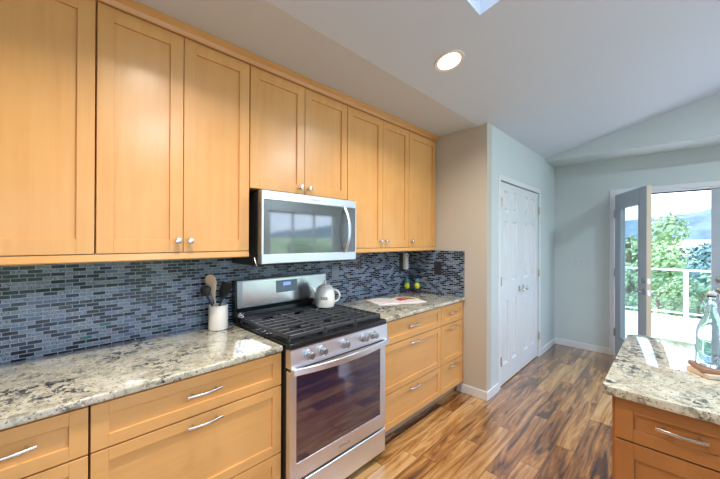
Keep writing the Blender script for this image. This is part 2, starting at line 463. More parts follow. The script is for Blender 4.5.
# casings
b = MB()
b.box((XP, DY0 - .05, 0), (XP + .007, DY0, DZ + .05), .002); b.box((XP, DY1, 0), (XP + .007, DY1 + .05, DZ + .05), .002); b.box((XP, DY0, DZ), (XP + .007, DY1, DZ + .05), .002)
b.build('trim_1', TRIMP, kind='structure')
b = MB()
b.box((OX0 - .05, YF - .016, 0), (OX0, YF, OZ + .055), .004); b.box((OX1, YF - .016, 0), (OX1 + .05, YF, OZ + .055), .004); b.box((OX0, YF - .016, OZ), (OX1, YF, OZ + .055), .004)
b.box((OX0, YF, 0), (OX0 + .018, YF + .16, OZ)); b.box((OX1 - .018, YF, 0), (OX1, YF + .16, OZ)); b.box((OX0 + .018, YF, OZ - .018), (OX1 - .018, YF + .16, OZ))
b.build('trim_2', TRIMP, kind='structure')
MB().box((OX0 + .018, YF, 0), (OX1 - .018, YF + .17, .018), .003).build('trim_3', STEELD, kind='structure')

# pantry double door: two six-panel leaves
def six_panel(y0, y1, xf, name, label, hinge_y, knob_y):
    t = thing(name, (xf - .035, (y0 + y1) / 2, 0), label, None, kind='structure')
    del_ = (y1 - y0); st = .115; mid = .110
    rows = [(.20, .845), (1.03, 1.655), (1.75, 1.965)]
    cols = [(y0 + st, y0 + (del_ - mid) / 2), (y0 + (del_ + mid) / 2, y1 - st)]
    b = MB(); z0, z1 = .012, 2.045
    # stiles and rails as a grid of boxes
    for a, c in [(y0, cols[0][0]), (cols[0][1], cols[1][0]), (cols[1][1], y1)]: b.box((xf - .035, a, z0), (xf, c, z1))
    zz = [z0] + [q for r in rows for q in r] + [z1]
    for k in range(0, len(zz), 2):
        for (a, c) in cols: b.box((xf - .035, a, zz[k]), (xf, c, zz[k + 1]))
    for (a, c) in cols:                       # raised fields with sloping shoulders
        for (p, q) in rows:
            o = .0
            rings = []
            for ins, d in [(0, .0), (.010, .017), (.026, .017), (.044, .003)]:
                rings.append([(xf - d, a + ins, p + ins), (xf - d, c - ins, p + ins), (xf - d, c - ins, q - ins), (xf - d, a + ins, q - ins)])
            b.loops(rings, cap=False); b.poly([Vector(v) for v in rings[-1]])
    leaf = b.build('door_leaf', DOORP, t)
    for z in (1.835, 1.055, .265):
        MB().cyl((XP + .006, hinge_y, z - .045), (XP + .006, hinge_y, z + .045), .009, 10).build('hinge', BRASS, t, smooth=40)
    k = MB().lathe([(.030, 0), (.030, .005), (.011, .008), (.011, .028), (.022, .036), (.027, .048), (.023, .058), (.006, .062)], (xf, knob_y, .93), 'X', 20)
    k.build('knob', CHROME, t, smooth=40, label='polished round metal knob')
six_panel(DY0 + .004, (DY0 + DY1) / 2 - .002, XP - .012, 'door_1', 'white six-panel pantry door leaf next to the kitchen corner', DY0 + .012, (DY0 + DY1) / 2 - .06)
six_panel((DY0 + DY1) / 2 + .002, DY1 - .004, XP - .012, 'door_2', 'white six-panel pantry door leaf nearer the far wall', DY1 - .002, (DY0 + DY1) / 2 + .06)

# french doors
EDGEM = pmat('bare_wood_edge', (.55, .48, .36), .6)
SEALM = pmat('weather_seal', (.03, .045, .075), .6)
MB().box((OX0 + .018, YF + .045, OZ - .034), (OX1 - .018, YF + .060, OZ - .0185)).box((OX0 + .0185, YF + .045, .019), (OX0 + .028, YF + .060, OZ - .031)).build('trim_4', SEALM, kind='structure')
def french_leaf(name, label, hinge, ang, sgn):
    """local: hinge at origin, leaf runs along +x*sgn, thickness in y"""
    w, h, th = .808, 2.035, .044; st = .155
    t = thing(name, hinge, label, None, kind='structure')
    def bd(m_, nm, mt, par, sm=None, **kw):
        o = m_.build(nm, mt, None, smooth=sm, loc=(0, 0, 0)); o.parent = par; o.location = (0, 0, 0)
        for k_, v_ in kw.items(): o[k_] = v_
        return o
    X = lambda a: a * sgn
    b = MB(); z0 = .022
    b.box((X(.003), -th / 2, z0), (X(st), th / 2, h), .002); b.box((X(w - st), -th / 2, z0), (X(w), th / 2, h), .002)
    b.box((X(st), -th / 2, z0), (X(w - st), th / 2, .27), 0); b.box((X(st), -th / 2, 1.875), (X(w - st), th / 2, h), 0)
    for a, c, p, q in [(st, st + .02, .27, 1.875), (w - st - .02, w - st, .27, 1.875), (st, w - st, .27, .29), (st, w - st, 1.855, 1.875)]:
        b.box((X(a), -th / 2 - .004, p), (X(c), th / 2 + .004, q), .002)
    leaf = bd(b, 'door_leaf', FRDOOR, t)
    bd(MB().box((X(st + .001), -.005, .271), (X(w - st - .001), .005, 1.874)), 'glass_pane', LEAFGL, leaf)
    for z in (1.80, 1.06, .31):
        bd(MB().cyl((0, -th / 2 - .004, z - .05), (0, -th / 2 - .004, z + .05), .008, 10).box((-.02, -th / 2 - .003, z - .05), (.02, -th / 2 + .001, z + .05)), 'hinge', STEELD, t, 40)
    hx = w - .065
    for s_ in (-1, 1):
        y = s_ * th / 2
        b = MB()
        b.lathe([(.031, 0), (.031, s_ * .007), (.024, s_ * .010), (.012, s_ * .012), (.010, s_ * .045)], (X(hx), y, .925), 'Y', 20)
        b.tube([(X(hx), y + s_ * .045, .925), (X(hx - .02), y + s_ * .052, .926), (X(hx - .07), y + s_ * .052, .930), (X(hx - .115), y + s_ * .048, .922)], [.010, .010, .008, .007], 10)
        bd(b, 'lever_handle', STEELD, t, 40, label='dark metal lever handle')
        b = MB().lathe([(.030, 0), (.030, s_ * .010), (.022, s_ * .016)], (X(hx), y, 1.045), 'Y', 20)
        b.box((X(hx - .005), y, 1.03), (X(hx + .005), y + s_ * .028, 1.06))
        bd(b, 'deadbolt', STEELD, t, 40)
    b = MB(); 
    for z in (.925, 1.045): b.box((X(w - .0005), -.012, z - .028), (X(w + .0015), .012, z + .028))
    bd(b, 'latch_plate', NICKEL, t)
    bd(MB().box((X(w), -th / 2 + .003, z0), (X(w + .0006), th / 2 - .003, h)), 'edge_strip', EDGEM, leaf, label='unpainted beige wood edge')
    t.rotation_euler = (0, 0, ang)
    return t
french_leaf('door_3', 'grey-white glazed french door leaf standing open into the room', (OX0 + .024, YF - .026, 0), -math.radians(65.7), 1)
french_leaf('door_4', 'closed glazed french door leaf beside the open doorway', (OX1 - .022, YF + .018, 0), 0, -1)

# ------------------------------------------------------------------ outside: deck, rail, land
DECKM = pmat('deck_boards', (.80, .80, .80), .6, var=.04)
MB().box((-3, YF + .16, -.20), (9, 9.25, -.08)).box((XR + .12, -3, -.20), (9, YF + .16, -.08)).build('deck', DECKM, kind='structure')
rl = thing('deck_railing', (3, 9.1, -.08), 'white post-and-glass railing along the edge of the deck', 'railing')
MB().box((-3, 9.07, .862), (9, 9.13, .90), .004).build('top_rail', TRIMP, rl)
MB().box((-3, 9.08, .005), (9, 9.12, .035), .004).build('bottom_rail', TRIMP, rl)
px = 2.233 - 1.5 * 3
while px < 8.9:
    MB().box((px - .035, 9.065, -.08), (px + .035, 9.135, .862), .004).build('post', TRIMP, rl)
    MB().box((px + .04, 9.096, .036), (px + 1.46, 9.104, .861)).build('glass_panel', pane_glass('rail_glass') if px < -2 else bpy.data.materials['rail_glass'], rl)
    px += 1.5

m, nt, b_ = newmat('meadow'); n = N(nt); c_ = n.coord()
nt.links.new(n.ramp(n.noise(c_, .03, 4, .6), [(.35, (.18, .28, .13)), (.6, (.32, .42, .21))]), b_.inputs['Base Color']); b_.inputs['Roughness'].default_value = .9
MEADOW = m
m, nt, b_ = newmat('hazy_blue_hill'); n = N(nt); c_ = n.coord()
nt.links.new(n.ramp(n.noise(c_, .05, 6, .7), [(.35, (.055, .11, .15)), (.6, (.12, .20, .26))]), b_.inputs['Base Color']); b_.inputs['Roughness'].default_value = .9  # blue of distance haze painted into the hill colour
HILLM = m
def terrain(name, x0, x1, y0, y1, nx, ny, fz, mat):
    b = MB(); V = [[b.bm.verts.new((x0 + (x1 - x0) * i / nx, y0 + (y1 - y0) * j / ny, fz(x0 + (x1 - x0) * i / nx, y0 + (y1 - y0) * j / ny))) for i in range(nx + 1)] for j in range(ny + 1)]
    for j in range(ny):
        for i in range(nx): b.bm.faces.new((V[j][i], V[j][i + 1], V[j + 1][i + 1], V[j + 1][i]))
    return b.build(name, mat, smooth=80, kind='structure')
def fz(x, y):
    d = max(0, y - 9); r = max(abs(x - 2), abs(y - 2))
    base = -3.2 - 3.0 * min(1, max(0, r - 6) / 30)
    return base + max(0, r - 60) * .032 + .5 * math.sin(x * .05) * math.cos(y * .04)
terrain('terrain', -260, 420, -200, 430, 80, 76, fz, MEADOW)
def hz(x, y):
    s = math.sin(x * .013 + 1) * 6 + math.sin(x * .041) * 3 + math.sin(x * .12 + y * .07) * 1.2
    k = math.exp(-((y - 420) / 60) ** 2)
    if y < 345: return -3
    return 1 + (20 + s + 1.3 * math.sin(x * .33 + y * .2) + .9 * math.sin(x * .19 + 2)) * k
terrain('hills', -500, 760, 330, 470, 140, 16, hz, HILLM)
def hx(x, y):
    s = math.sin(y * .013 + 1) * 6 + math.sin(y * .041) * 3
    return -2 + (8 + s * .4) * math.exp(-((x - 420) / 60) ** 2)
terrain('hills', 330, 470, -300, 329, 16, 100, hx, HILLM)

BARK = pmat('bark', (.16, .11, .075), .9, bump=.4, bscale=30)
def leafmat(name, c):
    m, nt, b = newmat(name); n = N(nt)
    nt.links.new(n.ramp(n.noise(n.coord(), 1.1, 3), [(.35, tuple(q * .72 for q in c)), (.65, c)]), b.inputs['Base Color'])
    b.inputs['Roughness'].default_value = .6; b.inputs['Subsurface Weight'].default_value = 0
    return m
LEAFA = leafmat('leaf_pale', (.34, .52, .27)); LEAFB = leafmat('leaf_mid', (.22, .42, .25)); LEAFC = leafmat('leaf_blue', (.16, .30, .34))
def tree(x, y, zb, h, r, mat, leaves, size, label, seed):
    rnd = random.Random(seed)
    t = thing('leafy_tree', (x, y, zb), label, 'tree', 'trees beyond the deck')
    b = MB(); b.tube([(x, y, zb - .2), (x + .1, y, zb + h * .4), (x, y, zb + h * .8)], [.035 * h * .6, .02 * h, .006 * h], 8)
    for k in range(6):
        a = rnd.random() * 6.28; z = zb + h * (.35 + .08 * k)
        b.tube([(x, y, z), (x + r * .6 * math.cos(a), y + r * .6 * math.sin(a), z + r * .45)], [.012 * h, .004 * h], 6)
    b.build('trunk', BARK, t, smooth=60)
    cl = [(Vector((x, y, zb + h * .62)), r)]
    for k in range(11):
        a = rnd.random() * 6.28; rr = r * rnd.uniform(.35, .85)
        cl.append((Vector((x + rr * math.cos(a), y + rr * math.sin(a), zb + h * rnd.uniform(.38, .92))), r * rnd.uniform(.34, .55)))
    b = MB()
    for k in range(leaves):
        c, q = cl[k % len(cl)]
        d = Vector((rnd.gauss(0, 1), rnd.gauss(0, 1), rnd.gauss(0, 1))).normalized()
        p = c + d * q * rnd.uniform(.62, 1.0)
        nrm = (d + Vector((rnd.gauss(0, .5), rnd.gauss(0, .5), rnd.gauss(0, .5) + .4))).normalized()
        a = nrm.orthogonal().normalized(); e = nrm.cross(a); s = size * rnd.uniform(.6, 1.3)
        b.bm.faces.new([b.bm.verts.new(v) for v in (p - a * s, p - e * s * .55, p + a * s, p + e * s * .55)])
    b.build('crown', mat, t)
for i, (x, y, h, r, mt, nl, sz, lb) in enumerate([
    (.85, 15.5, 6.9, 1.5, LEAFA, 5600, .08, 'pale green leafy tree close behind the railing, beside the open door leaf'),
    (1.72, 12.4, 4.5, .62, LEAFA, 2200, .06, 'bright green young tree just behind the glass railing'),
    (2.75, 20, 4.5, 1.3, LEAFB, 2600, .10, 'mid-green bushy tree low behind the railing post'),
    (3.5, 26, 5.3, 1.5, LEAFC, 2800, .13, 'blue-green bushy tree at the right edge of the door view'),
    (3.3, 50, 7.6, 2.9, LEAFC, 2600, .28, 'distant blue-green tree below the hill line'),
    (2.2, 38, 6.6, 2.2, LEAFB, 2600, .2, 'mid-green tree in the meadow behind the pale green leafy tree'),
    (17.5, 8.0, 5.2, 2.4, LEAFB, 2800, .2, 'mid-green tree standing beside the deck'),
    (20.0, 16.0, 5.2, 2.4, LEAFA, 2800, .2, 'pale green tree standing farther off beside the deck'),
    (21.0, 1.5, 5.0, 2.4, LEAFB, 2800, .2, 'mid-green tree in front of the side windows')]):
    tree(x, y, fz(x, y), h, r, mt, nl, sz, lb, 20 + i)

# ------------------------------------------------------------------ cabinets
def pull_y(b, x, yc, z, L=.142):
    """bowed bar pull on a face looking along +x"""
    pts = []
    for k in range(13):
        s = -1 + 2 * k / 12; pts.append((x + .024 + .010 * (1 - s * s), yc + s * L / 2, z))
    b.tube(pts, .005, prof=[(.0032 * p, .0052 * q) for p, q in ((-1, -.6), (-.6, -1), (.6, -1), (1, -.6), (1, .6), (.6, 1), (-.6, 1), (-1, .6))])
    for s in (-.68, .68): b.cyl((x - .001, yc + s * L / 2, z), (x + .029, yc + s * L / 2, z), .0045, 10)
def shaker_x(b, x0, x1, y0, y1, z0, z1, st=.052, rail=.045, rec=.009):
    b.box((x0, y0, z0), (x1, y0 + st, z1), .0012); b.box((x0, y1 - st, z0), (x1, y1, z1), .0012)
    b.box((x0, y0 + st, z1 - rail), (x1, y1 - st, z1), .0008); b.box((x0, y0 + st, z0), (x1, y1 - st, z0 + rail), .0008)
    b.box((x0 + .002, y0 + st - .004, z0 + rail - .004), (x1 - rec, y1 - st + .004, z1 - rail + .004))
def knob_x(x, y, z, par):
    MB().lathe([(.009, 0), (.006, .004), (.005, .012), (.012, .019), (.0155, .025), (.0145, .031), (.007, .034)], (x, y, z), 'X', 18).build('knob', NICKEL, par, smooth=40, label='round satin nickel knob')

XB, XFR = .608, .630
def base_unit(y0, y1, label, fronts=((.108, .358), (.364, .705), (.711, .874)), extend=0):
    t = thing('base_cabinet', (.30, (y0 + y1) / 2, 0), label, 'cabinet', 'maple drawer cabinets along the wall')
    MB().box((.012, y0 + .0005, .098), (XB, y1 - .0005, .882)).build('body', GAPM, t)
    MB().box((.02, y0 + .001, .0), (.548, y1 - .001, .098)).build('toe_kick', TOE, t)
    g = .0018
    for (z0, z1) in fronts:
        b = MB(); shaker_x(b, XB + .001, XFR, y0 + g, y1 - g, z0, z1, .050, .045)
        d = b.build('drawer', WOODY, t)
        hb = MB(); hz_ = z1 - .072 if z1 - z0 > .2 else (z0 + z1) / 2 + .008
        pull_y(hb, XFR - (0.0 if z1 - z0 > .2 else .009), (y0 + y1) / 2, hz_ if z1 - z0 < .2 else z1 - .030)
        hb.build('handle', NICKEL, d, smooth=40, label='bowed satin nickel bar pull')
    return t
base_unit(-.86, -.268, 'maple drawer cabinet at the near end of the wall run, mostly cut off')
base_unit(-.265, .133, 'narrow maple drawer cabinet left of the wide drawer cabinet')
base_unit(.136, .896, 'wide maple drawer cabinet directly left of the range')
base_unit(1.665, 2.477, 'wide maple drawer cabinet directly right of the range')
base_unit(2.480, 2.884, 'narrow maple drawer cabinet against the return wall')

def counter(pts, label, name, Rr=.008):
    b = MB(); b.prism(pts, .884, .914, Rr, 3)
    c = (sum(p[0] for p in pts) / len(pts), sum(p[1] for p in pts) / len(pts), .884)
    return b.build(name, GRAN, None, smooth=50, loc=c, label=label, cat='countertop')
counter([(.010, -.88), (.650, -.88), (.650, .886), (.645, .893), (.010, .893)], 'speckled cream granite countertop left of the range', 'countertop')
counter([(.010, 1.667), (.645, 1.667), (.650, 1.674), (.650, YE - .001), (.010, YE - .001)], 'speckled cream granite countertop between range and return wall', 'countertop')
MB().box((.0005, -.88, .9145), (.009, YE - .001, 1.356)).build('backsplash', MOSY, label='blue and black mosaic tile backsplash along the cabinet wall', cat='backsplash')
MB().box((.0095, YE - .009, .9145), (.640, YE - .0005, 1.356)).build('backsplash', MOSX, label='dark mosaic tile backsplash on the short return wall', cat='backsplash')

UB, UF = .310, .330
def upper_unit(y0, y1, z0, splits, knobs, label, kz=1.45):
    t = thing('wall_cabinet', (.15, (y0 + y1) / 2, z0), label, 'cabinet', 'maple wall cabinets')
    MB().box((.012, y0 + .0005, z0), (UB, y1 - .0005, 2.470)).build('body', WOODZ, t)
    ys = [y0] + splits + [y1]; g = .0016
    for k in range(len(ys) - 1):
        b = MB(); shaker_x(b, UB + .001, UF, ys[k] + g, ys[k + 1] - g, z0 + .002, 2.466, .058, .062, .010)
        d = b.build('door', WOODZ, t)
        if knobs[k] is not None: knob_x(UF, knobs[k], kz, d)
    return t
upper_unit(-.96, -.283, 1.392, [-.62], [None, None], 'maple two-door wall cabinet at the near end of the row')
upper_unit(-.280, .176, 1.392, [], [-.245], 'maple wall cabinet with one wide door, cut by the near edge of the picture')
upper_unit(.179, .864, 1.392, [.517], [.490, .545], 'maple two-door wall cabinet left of the microwave')
upper_unit(.867, 1.637, 1.755, [1.250], [1.214, 1.280], 'short maple two-door cabinet above the microwave', 1.797)
upper_unit(1.640, 2.416, 1.392, [2.046], [2.012, 2.080], 'maple two-door wall cabinet right of the microwave')
upper_unit(2.419, 2.880, 1.392, [], [2.455], 'narrow maple wall cabinet touching the return wall')
def run_profile(y0, y1, prof):
    b = MB(); b.loops([[(x, y0, z) for x, z in prof], [(x, y1, z) for x, z in prof]]); return b
run_profile(-.96, YE - .002, [(.02, 2.4705), (.335, 2.4705), (.340, 2.478), (.346, 2.490), (.362, 2.504), (.364, 2.5195), (.02, 2.5195)]).build('crown_molding', WOODY, loc=(.2, 1, 2.47), label='maple crown molding between wall cabinets and ceiling', cat='molding')
run_profile(-.96, .864, [(.290, 1.357), (.326, 1.357), (.331, 1.362), (.326, 1.391), (.290, 1.391)]).build('light_rail', WOODY, loc=(.31, 0, 1.357), label='maple rail strip under the cabinets left of the microwave', cat='rail')
run_profile(1.668, 2.880, [(.290, 1.357), (.326, 1.357), (.331, 1.362), (.326, 1.391), (.290, 1.391)]).build('light_rail', WOODY, loc=(.31, 2, 1.357), label='maple rail strip under the cabinets right of the microwave', cat='rail')

# ------------------------------------------------------------------ microwave
t = thing('microwave_oven', (.2, 1.283, 1.322), 'stainless steel microwave oven mounted under the short cabinet above the range', 'microwave')
MY0, MY1 = .905, 1.662
MB().box((.012, MY0, 1.302), (.352, MY1, 1.738), .003).build('body', BLACKM, t)
MB().tube([(.318, MY0 - .001, 1.352), (.345, MY0 - .001, 1.306), (.349, MY0 + .10, 1.303)], .003, 8).build('edge_trim', CHROME, t)
b = MB()
b.box((.354, MY0, 1.690), (.400, MY1, 1.744), .003); b.box((.354, MY0, 1.316), (.400, MY1, 1.372), .003)
b.box((.354, MY0, 1.372), (.400, MY0 + .011, 1.690)); b.box((.354, MY1 - .010, 1.372), (.400, MY1, 1.690))
b.build('door_frame', STEEL, t)
MB().box((.354, MY0 + .0115, 1.3725), (.397, MY1 - .0105, 1.6895)).build('window', MWGL, t)
b = MB(); pts = []
for k in range(21):
    s = -1 + 2 * k / 20; pts.append((.400 + .052 * (1 - abs(s) ** 2.2), 1.546, 1.530 + s * .158))
b.tube(pts, .01, prof=[(.0075 * p, .012 * q) for p, q in ((-1, -.6), (-.6, -1), (.6, -1), (1, -.6), (1, .6), (.6, 1), (-.6, 1), (-1, .6))], up=Vector((0, 1, 0)))
b.build('handle', STEEL, t, smooth=40)
b = MB()
for k in range(9): b.box((.06 + .03 * k, 1.0, 1.2995), (.075 + .03 * k, 1.55, 1.3015))
b.build('grease_filter', STEELD, t)
text('badge', 'Whirlpool', .017, STEELD, t, facing((.4004, 1.284, 1.717), (0, 1, 0), (0, 0, 1)))

# ------------------------------------------------------------------ range
RY0, RY1 = .904, 1.659
t = thing('gas_range', (.35, 1.281, 0), 'stainless steel and black gas range between the two base cabinet runs', 'stove')
b = MB(); b.box((.03, RY0, .03), (.655, RY1, .898), .002)
for x in (.08, .60):
    for y in (RY0 + .05, RY1 - .05): b.cyl((x, y, 0), (x, y, .031), .018, 12)
b.build('body', BLACKM, t)
b = MB(); b.box((.03, RY0 - .001, .897), (.695, RY1 + .001, .926), .005, 2); ct = b.build('cooktop', BLACK, t, smooth=40)
b = MB(); b.box((.662, RY0 + .02, .927), (.694, RY1 - .02, .931), .0015); b.build('front_lip', BLACK, t)
# control panel, leaning back a little
b = MB(); b.loops([[(x, y, z) for x, z in [(.656, .800), (.706, .800), (.700, .896), (.656, .896)]] for y in (RY0, RY1)])
cp = b.build('control_panel', STEEL, t)
for i, y in enumerate((1.012, 1.100, 1.266, 1.428, 1.516)):
    b = MB(); b.lathe([(.027, -.002), (.027, .006), (.021, .009)], (.703, y, .853), 'X', 24)
    b.lathe([(.0195, .008), (.0205, .012), (.019, .034), (.015, .038)], (.703, y, .853), 'X', 24)
    b.box((.709, y - .0045, .835), (.744, y + .0045, .871), .002)
    b.build('knob', STEELD, cp, smooth=40, label='round steel burner knob')
b = MB(); b.box((.655, RY0 + .01, .786), (.690, RY1 - .01, .799)); b.build('vent_slot', BLACKM, t)
# door
b = MB(); dz0, dz1 = .212, .784; wy0, wy1, wz0, wz1 = .948, 1.606, .302, .752
b.box((.657, RY0 + .002, dz0), (.690, wy0, dz1), .002); b.box((.657, wy1, dz0), (.690, RY1 - .002, dz1), .002)
b.box((.657, wy0, wz1), (.690, wy1, dz1), .001); b.box((.657, wy0, dz0), (.690, wy1, wz0), .001)
dr = b.build('oven_door', STEEL, t)
MB().box((.658, wy0 - .001, wz0 - .001), (.688, wy1 + .001, wz1 + .001)).build('window', OVGL, dr)
b = MB(); pts = []
for k in range(25):
    s = -1 + 2 * k / 24; pts.append((.722 + .036 * (1 - s * s), (RY0 + RY1) / 2 + s * .372, .784 + .006 * s * s))
b.tube(pts, .01, prof=[(.006 * p, .0165 * q) for p, q in ((-1, -.9), (-.7, -1), (.7, -1), (1, -.9), (1, .9), (.7, 1), (-.7, 1), (-1, .9))])
for y in (RY0 + .018, RY1 - .018): b.box((.689, y - .012, .772), (.728, y + .012, .802), .003)
b.build('handle', STEEL, dr, smooth=40)
text('badge', 'Whirlpool', .021, STEELD, dr, facing((.6905, 1.283, .255), (0, 1, 0), (0, 0, 1)))
b = MB(); b.box((.657, RY0 + .002, .045), (.690, RY1 - .002, .196), .003); b.build('drawer', STEEL, t)
# backguard
b = MB(); b.loops([[(x, y, z) for x, z in [(.010, .926), (.085, .926), (.078, .985), (.060, 1.000), (.052, 1.190), (.010, 1.190)]] for y in (RY0, RY1)])
bgd = b.build('backguard', BLACK, t)
b = MB(); b.loops([[(x, y, z) for x, z in [(.056, 1.012), (.067, 1.010), (.061, 1.186), (.048, 1.191)]] for y in (RY0 + .012, RY1 - .004)])
pn = b.build('steel_panel', STEELD, bgd)
b = MB(); b.loops([[(x, y, z) for x, z in [(.0655, 1.018), (.0695, 1.018), (.0637, 1.180), (.0600, 1.180)]] for y in (RY0 + .047, RY1 - .014)])
b.build('steel_face', brushed('bright_steel', (.78, .80, .83), .2, 'Y'), bgd)
b = MB(); b.loops([[(x, y, z) for x, z in [(.068, 1.082), (.0695, 1.082), (.0662, 1.166), (.064, 1.166)]] for y in (1.198, 1.375)])
b.build('display', pmat('display_glass', (.20, .27, .32), .12), bgd)
b = MB(); b.box((.066, 1.255, 1.128), (.0695, 1.315, 1.152)); b.build('clock', pmat('clock_digits', (.05, .08, .2), .3, emit=((.35, .5, 1.0), .5)), bgd)
b = MB(); b.lathe([(.023, 0), (.023, .007), (.014, .014), (.010, .013), (.004, .016)], (.082, .934, .968), 'X', 16); b.build('medallion', CHROME, bgd, smooth=20, label='small round silvery disc')
# burners and grates
for (x, y, r) in [(.20, 1.03, .040), (.52, 1.03, .052), (.36, 1.281, .05), (.20, 1.53, .040), (.52, 1.53, .048)]:
    b = MB(); b.lathe([(r * 1.25, 0), (r * 1.25, .005), (r, .008), (r, .014), (r * .7, .017)], (x, y, .9262), 'Z', 24)
    b.build('burner', BLACKM, t, smooth=40)
def grate(y0, y1):
    b = MB(); z0, z1 = .944, .960; w = .0075; x0, x1 = .105, .658
    for x in (x0, x1 - w * 1.6): b.box((x, y0, z0 - .004), (x + w * 1.6, y1, z1), .002)
    for y in (y0, y1 - w): b.box((x0, y, z0 - .004), (x1, y + w, z1), .002)
    nb = 9
    for k in range(1, nb):
        x = x0 + (x1 - x0) * k / nb
        gap = k in (2, 7)
        if gap:
            b.box((x - w / 2, y0, z0), (x + w / 2, y0 + (y1 - y0) * .34, z1), .0015); b.box((x - w / 2, y1 - (y1 - y0) * .34, z0), (x + w / 2, y1, z1), .0015)
        else: b.box((x - w / 2, y0, z0), (x + w / 2, y1, z1), .0015)
    ym = (y0 + y1) / 2
    for p, q in ((x0, .165), (.24, .31), (.41, .475), (.565, x1)): b.box((p, ym - w / 2, z0 - .001), (q, ym + w / 2, z1 - .001), .001)
    for x in (x0 + .006, x1 - .006):
        for y in (y0 + .006, y1 - .006): b.box((x - .006, y - .006, .926), (x + .006, y + .006, z0))
    b.build('grate', IRON, t)
for k in range(3):
    w = (RY1 - RY0 - .03) / 3; grate(RY0 + .015 + w * k + .0015, RY0 + .015 + w * (k + 1) - .0015)

# ------------------------------------------------------------------ teapot on the grate
T0 = Vector((.215, 1.520, .9605)); rt = Vector((.712, .702, 0)); fw = Vector((.702, -.712, 0))
t = thing('teapot', T0, 'white ceramic teapot with lettering standing on the back of the range', 'teapot')
b = MB(); b.lathe([(.060, 0), (.069, .004), (.0735, .020), (.074, .045), (.0725, .085), (.069, .115), (.063, .136), (.055, .146), (.045, .146)], T0, 'Z', 36)
b.build('body', WHITEC, t, smooth=50)
b = MB(); b.lathe([(.050, .1462), (.054, .148), (.050, .156), (.034, .164), (.014, .168), (.007, .171), (.008, .176), (.013, .182), (.011, .190), (.003, .193)], T0, 'Z', 32)
b.build('lid', WHITEC, t, smooth=50)
b = MB(); P_ = lambda a, z: T0 + rt * a + Vector((0, 0, z))
b.tube([P_(-.055, .060), P_(-.078, .075), P_(-.090, .105), P_(-.104, .130), P_(-.116, .140)], [.022, .019, .013, .010, .008], 14)
b.build('spout', WHITEC, t, smooth=60)
b = MB(); pts = []
for k in range(17):
    a = PI / 2 - PI * k / 16; pts.append(P_(.058 + .052 * math.cos(a) + (.006 if k > 8 else 0) * (k - 8) / 8, .083 + .046 * math.sin(a)))
b.tube(pts, .0065, 10); b.build('handle', WHITEC, t, smooth=60)
text('lettering', 'tea', .042, pmat('tea_print', (.10, .10, .11), .5), t, facing(T0 + fw * .0735 + rt * .002 + Vector((0, 0, .075)), rt, (0, 0, 1)), .001)

# ------------------------------------------------------------------ utensil crock
C0 = Vector((.100, .782, .9142))
b = MB(); b.lathe([(.050, 0), (.054, .003), (.054, .144), (.052, .147), (.048, .144), (.047, .012), (.001, .010)], C0, 'Z', 36, cap=False)
b.build('utensil_crock', CROCKM, loc=C0, smooth=40, label='white ceramic crock holding cooking utensils left of the range', cat='crock')
def utensil(name, base, tip, head, mat, label, cat, r=.006):
    base, tip = Vector(base), Vector(tip); ax = (tip - base).normalized(); b = MB()
    b.tube([base, base.lerp(tip, .5), tip], [r, r, r * .95], 10)
    side = Vector((.712, .702, 0)); side = (side - ax * side.dot(ax)).normalized(); nrm = ax.cross(side)
    rings = []
    for (a, w, th, bow) in head:
        c = tip + ax * a + nrm * bow; rings.append([c + side * w * math.cos(2 * PI * k / 16) + nrm * th * math.sin(2 * PI * k / 16) for k in range(16)])
    b.loops(rings)
    return b.build(name, mat, loc=base, smooth=60, label=label, cat=cat, group='cooking utensils in the crock')
utensil('wooden_spoon', (.080, .800, .93), (.082, .762, 1.115), [(-.01, .009, .006, 0), (.02, .015, .005, 0), (.05, .026, .0045, 0), (.085, .034, .004, 0), (.110, .032, .004, 0), (.128, .020, .0035, 0), (.134, .004, .002, 0)], SPOONW, 'pale wooden spoon with a broad oval head in the crock', 'spoon')
utensil('cooking_ladle', (.124, .795, .93), (.096, .716, 1.128), [(-.01, .006, .005, 0), (.004, .022, .012, .004), (.018, .032, .022, .010), (.036, .032, .022, .012), (.050, .022, .014, .006), (.056, .004, .003, 0)], BLACKM, 'black ladle leaning out of the crock away from the range', 'ladle')
utensil('slotted_spatula', (.100, .745, .93), (.100, .806, 1.100), [(-.01, .006, .004, 0), (.01, .022, .003, 0), (.03, .033, .0025, 0), (.09, .035, .002, 0), (.095, .03, .002, 0)], BLACKM, 'black spatula standing behind the wooden spoon in the crock', 'spatula')

# ------------------------------------------------------------------ things on the right-hand counter
def plate(name, a, c, mat, label, cat, dev, axis):
    b = MB(); b.box(a, c, .002, 2); o = b.build(name, mat, loc=[(p + q) / 2 for p, q in zip(a, c)], label=label, cat=cat); return o
def outlet_x(y0, y1, z0, z1, mat, label):
    o = plate('outlet_plate', (.009, y0, z0), (.0145, y1, z1), mat, label, 'outlet', 0, 0)
    yc = (y0 + y1) / 2
    for k, z in enumerate((z0 + (z1 - z0) * .3, z0 + (z1 - z0) * .7)): MB().box((.0143, yc - .017, z - .014), (.0165, yc + .017, z + .014), .002).build('socket', mat, o)
outlet_x(-.200, -.118, 1.066, 1.225, PLATED, 'dark outlet plate on the backsplash at the near edge of the picture')
outlet_x(1.756, 1.836, 1.115, 1.240, PLATEG, 'grey outlet plate on the backsplash just right of the microwave')
o = plate('outlet_plate', (.315, YE - .0145, 1.107), (.396, YE - .009, 1.240), PLATED, 'black outlet plate on the return wall backsplash', 'outlet', 0, 0)
for z in (1.145, 1.200): MB().box((.339, YE - .0165, z - .014), (.373, YE - .0143, z + .014), .002).build('socket', PLATED, o)
outlet_x(2.690, 2.772, 1.125, 1.320, PLATED, 'black outlet plate behind the white plug-in device')
